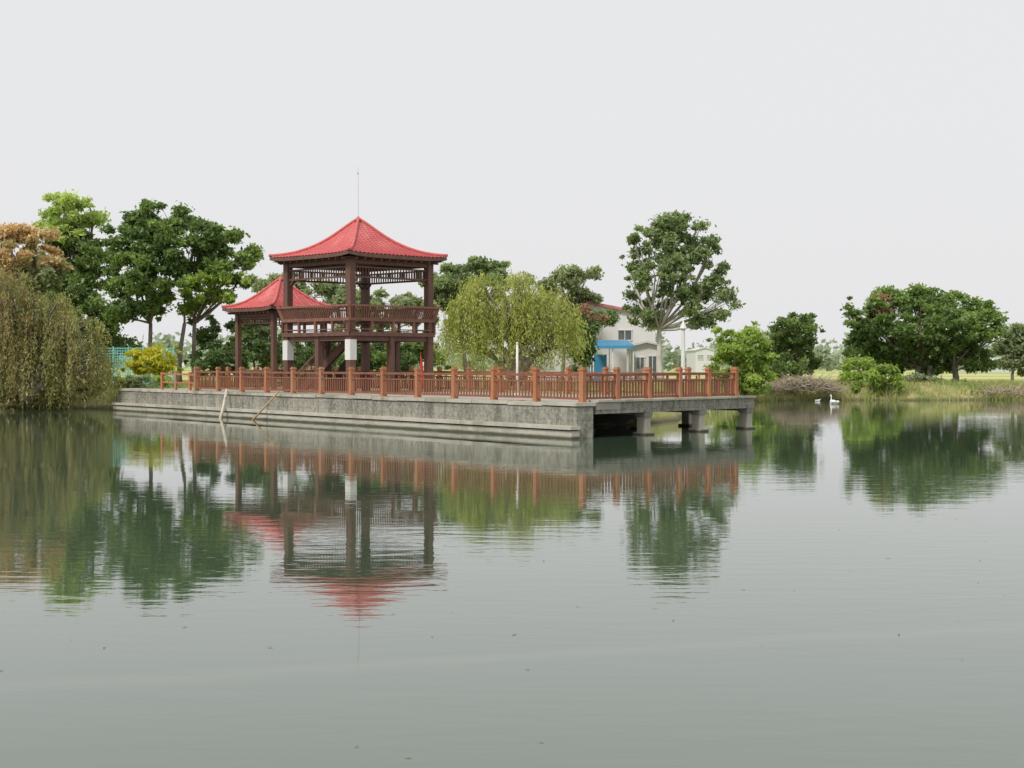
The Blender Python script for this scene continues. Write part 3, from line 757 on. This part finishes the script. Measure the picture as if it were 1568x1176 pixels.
def grass():
    rng = np.random.default_rng(9); n = 150000
    X = np.concatenate([rng.uniform(14, 62, n // 2), rng.uniform(-34, 14, n // 2)]); Y = np.concatenate([rng.uniform(94, 112, n // 2), rng.uniform(72, 112, n // 2)])
    s = sdf(X, Y, land); inpf = ((X - A.x) * v.x + (Y - A.y) * v.y < 11.8) & ((X - A.x) * u.x + (Y - A.y) * u.y < 39) & (X < 10)
    k = (s > -.15) & (~inpf) & (nz(X, Y, 1.1, 4) + rng.normal(size=n) * .5 > -.2)
    k &= (s < 9) | (rng.uniform(size=n) < .5)
    X = X[k]; Y = Y[k]; s = s[k]; Z = gheight(X, Y) - .03; n = len(X)
    h = rng.uniform(.12, .38, n) * (1 + .8 * (s < 1.5)) * (1 + .5 * nz(X, Y, .6, 7)); a = rng.uniform(0, math.pi, n)
    w = .035; B = np.stack([X, Y, Z], 1); dv = np.stack([np.cos(a) * w, np.sin(a) * w, a * 0], 1)
    lean = np.stack([rng.normal(size=n) * .35, rng.normal(size=n) * .35, np.ones(n)], 1) * h[:, None]
    V = np.stack([B - dv, B + dv, B + lean], 1).reshape(-1, 3)
    t = np.clip(nz(X, Y, .45, 1) * .6 + .5 + rng.normal(size=n) * .25, 0, 1)[:, None]
    C = np.array((.22, .32, .07)) * (1 - t) + np.array((.55, .49, .25)) * t
    poly_mesh('grass', V, 3, C, M_grassb)
grass()

def brush(name, x0, x1, y, z, h, n, seed, col):
    rnd = random.Random(seed); m = MB()
    for i in range(n):
        x = rnd.uniform(x0, x1); t = (x - x0) / (x1 - x0); hh = h * math.sin(math.pi * (t * .9 + .05)) * rnd.uniform(.2, 1)
        p = Vector((x, y + rnd.uniform(-1.2, 1.2), z + hh * .3)); L = rnd.uniform(.5, 1.6); a = rnd.uniform(0, 6.28); e = rnd.uniform(-.5, .9)
        q = p + Vector((math.cos(a) * L * math.cos(e), math.sin(a) * L * .5, L * math.sin(e) * .7 + .1))
        mid = p.lerp(q, .5) + Vector((rnd.uniform(-.1, .1), 0, rnd.uniform(0, .15)))
        m.tube([p, mid, q], [.028, .022, .008], 4)
    m.obj(name, col, None, False, False)
M_twig = surf('dry_twigs', (.42, .35, .26), (.30, .25, .18), 5, .9, 0)
brush('brushwood_pile', 17.5, 22.5, 102.2, .5, 3.0, 800, 4, M_twig)
brush('brushwood_pile', 33, 38, 104.2, .4, .8, 250, 6, M_twig)

# ------------------------------------------------------------------ geese
M_feather = surf('white_feathers', (.80, .80, .78), (.72, .72, .70), 8, .8, .1)
M_beak = surf('orange_beak', (.55, .22, .04), (.5, .18, .03), 5, .5, 0)
def goose(name, loc, yaw, k=1.0, up=True):
    e = empty(name, loc)
    J = [((-.42, 0, .14), .03, .05), ((-.30, 0, .12), .10, .08), ((-.12, 0, .09), .17, .14), ((.08, 0, .09), .18, .15), ((.24, 0, .13), .12, .11), ((.32, 0, .22), .055, .055)]
    J += [((.34, 0, .36), .038, .038), ((.33, 0, .50), .036, .036), ((.37, 0, .57), .05, .05), ((.44, 0, .56), .032, .03)] if up else [((.38, 0, .30), .04, .04), ((.47, 0, .30), .05, .05), ((.54, 0, .27), .03, .03)]
    me = bpy.data.meshes.new('body'); me.from_pydata([j[0] for j in J], [(i, i + 1) for i in range(len(J) - 1)], [])
    o = bpy.data.objects.new('body', me); COL.objects.link(o); me.materials.append(M_feather)
    sk = o.modifiers.new('skin', 'SKIN')
    for i, j in enumerate(J): me.skin_vertices[0].data[i].radius = (j[1], j[2])
    me.skin_vertices[0].data[3].use_root = True
    o.modifiers.new('sub', 'SUBSURF').levels = 2; o.modifiers['sub'].render_levels = 2; sk.use_smooth_shade = True
    hd = J[-1][0]
    b = MB(); b.tube([(hd[0], 0, hd[2]), (hd[0] + .05, 0, hd[2] - .01), (hd[0] + .11, 0, hd[2] - .025)], [.026, .02, .007], 8)
    bo = b.obj('beak', M_beak, None, True)
    w = MB()
    for s_ in (-1, 1):
        w.tube([(.12, s_ * .13, .14), (-.05, s_ * .17, .15), (-.28, s_ * .10, .17), (-.42, s_ * .03, .19)], [.04, .09, .06, .01], 8)
    wo = w.obj('wings', M_feather, None, True)
    for c in (o, bo, wo): c.parent = e
    e.rotation_euler = (0, 0, yaw); e.scale = (k, k, k)
goose('white_goose', (EX(1278, 93), 93, -.02), math.radians(115), 1.0)
goose('white_goose', (EX(1252, 100.0), 100.0, -.02), math.radians(20), .5, False)

# ------------------------------------------------------------------ world, sun, camera
w = bpy.data.worlds.new('World'); SC.world = w; w.use_nodes = True
nt = w.node_tree; nt.nodes.clear()
sky = nt.nodes.new('ShaderNodeTexSky'); sky.sky_type = 'NISHITA'; sky.sun_disc = False
SE, SR = 48, 215
sky.sun_elevation = math.radians(SE); sky.sun_rotation = math.radians(SR); sky.dust_density = 5; sky.air_density = 1.5
mx = nt.nodes.new('ShaderNodeMix'); mx.data_type = 'RGBA'; mx.inputs[0].default_value = .93
mx.inputs[7].default_value = (8.45, 8.45, 8.6, 1)
nt.links.new(sky.outputs[0], mx.inputs[6])
bg = nt.nodes.new('ShaderNodeBackground'); bg.inputs[1].default_value = .1
nt.links.new(mx.outputs[2], bg.inputs[0])
wo = nt.nodes.new('ShaderNodeOutputWorld'); nt.links.new(bg.outputs[0], wo.inputs[0])

sd = bpy.data.lights.new('sun', 'SUN'); sd.energy = 2.6; sd.angle = math.radians(10); sd.color = (1, .96, .9)
so = bpy.data.objects.new('sun', sd); COL.objects.link(so)
az = math.radians(SR); el = math.radians(SE)
dirv = Vector((math.sin(az) * math.cos(el), math.cos(az) * math.cos(el), math.sin(el)))   # towards the sun
so.rotation_euler = dirv.to_track_quat('Z', 'Y').to_euler(); so.location = (0, 0, 50)

cd = bpy.data.cameras.new('camera'); cd.sensor_width = 36; cd.lens = F / 1568 * 36; cd.clip_end = 20000; cd.clip_start = .1
co = bpy.data.objects.new('camera', cd); co.location = (0, 0, CAMZ); co.rotation_euler = (math.radians(90 - .708), 0, 0)
COL.objects.link(co); SC.camera = co
SC.view_settings.view_transform = 'Standard'; SC.view_settings.look = 'None'; SC.view_settings.exposure = 0
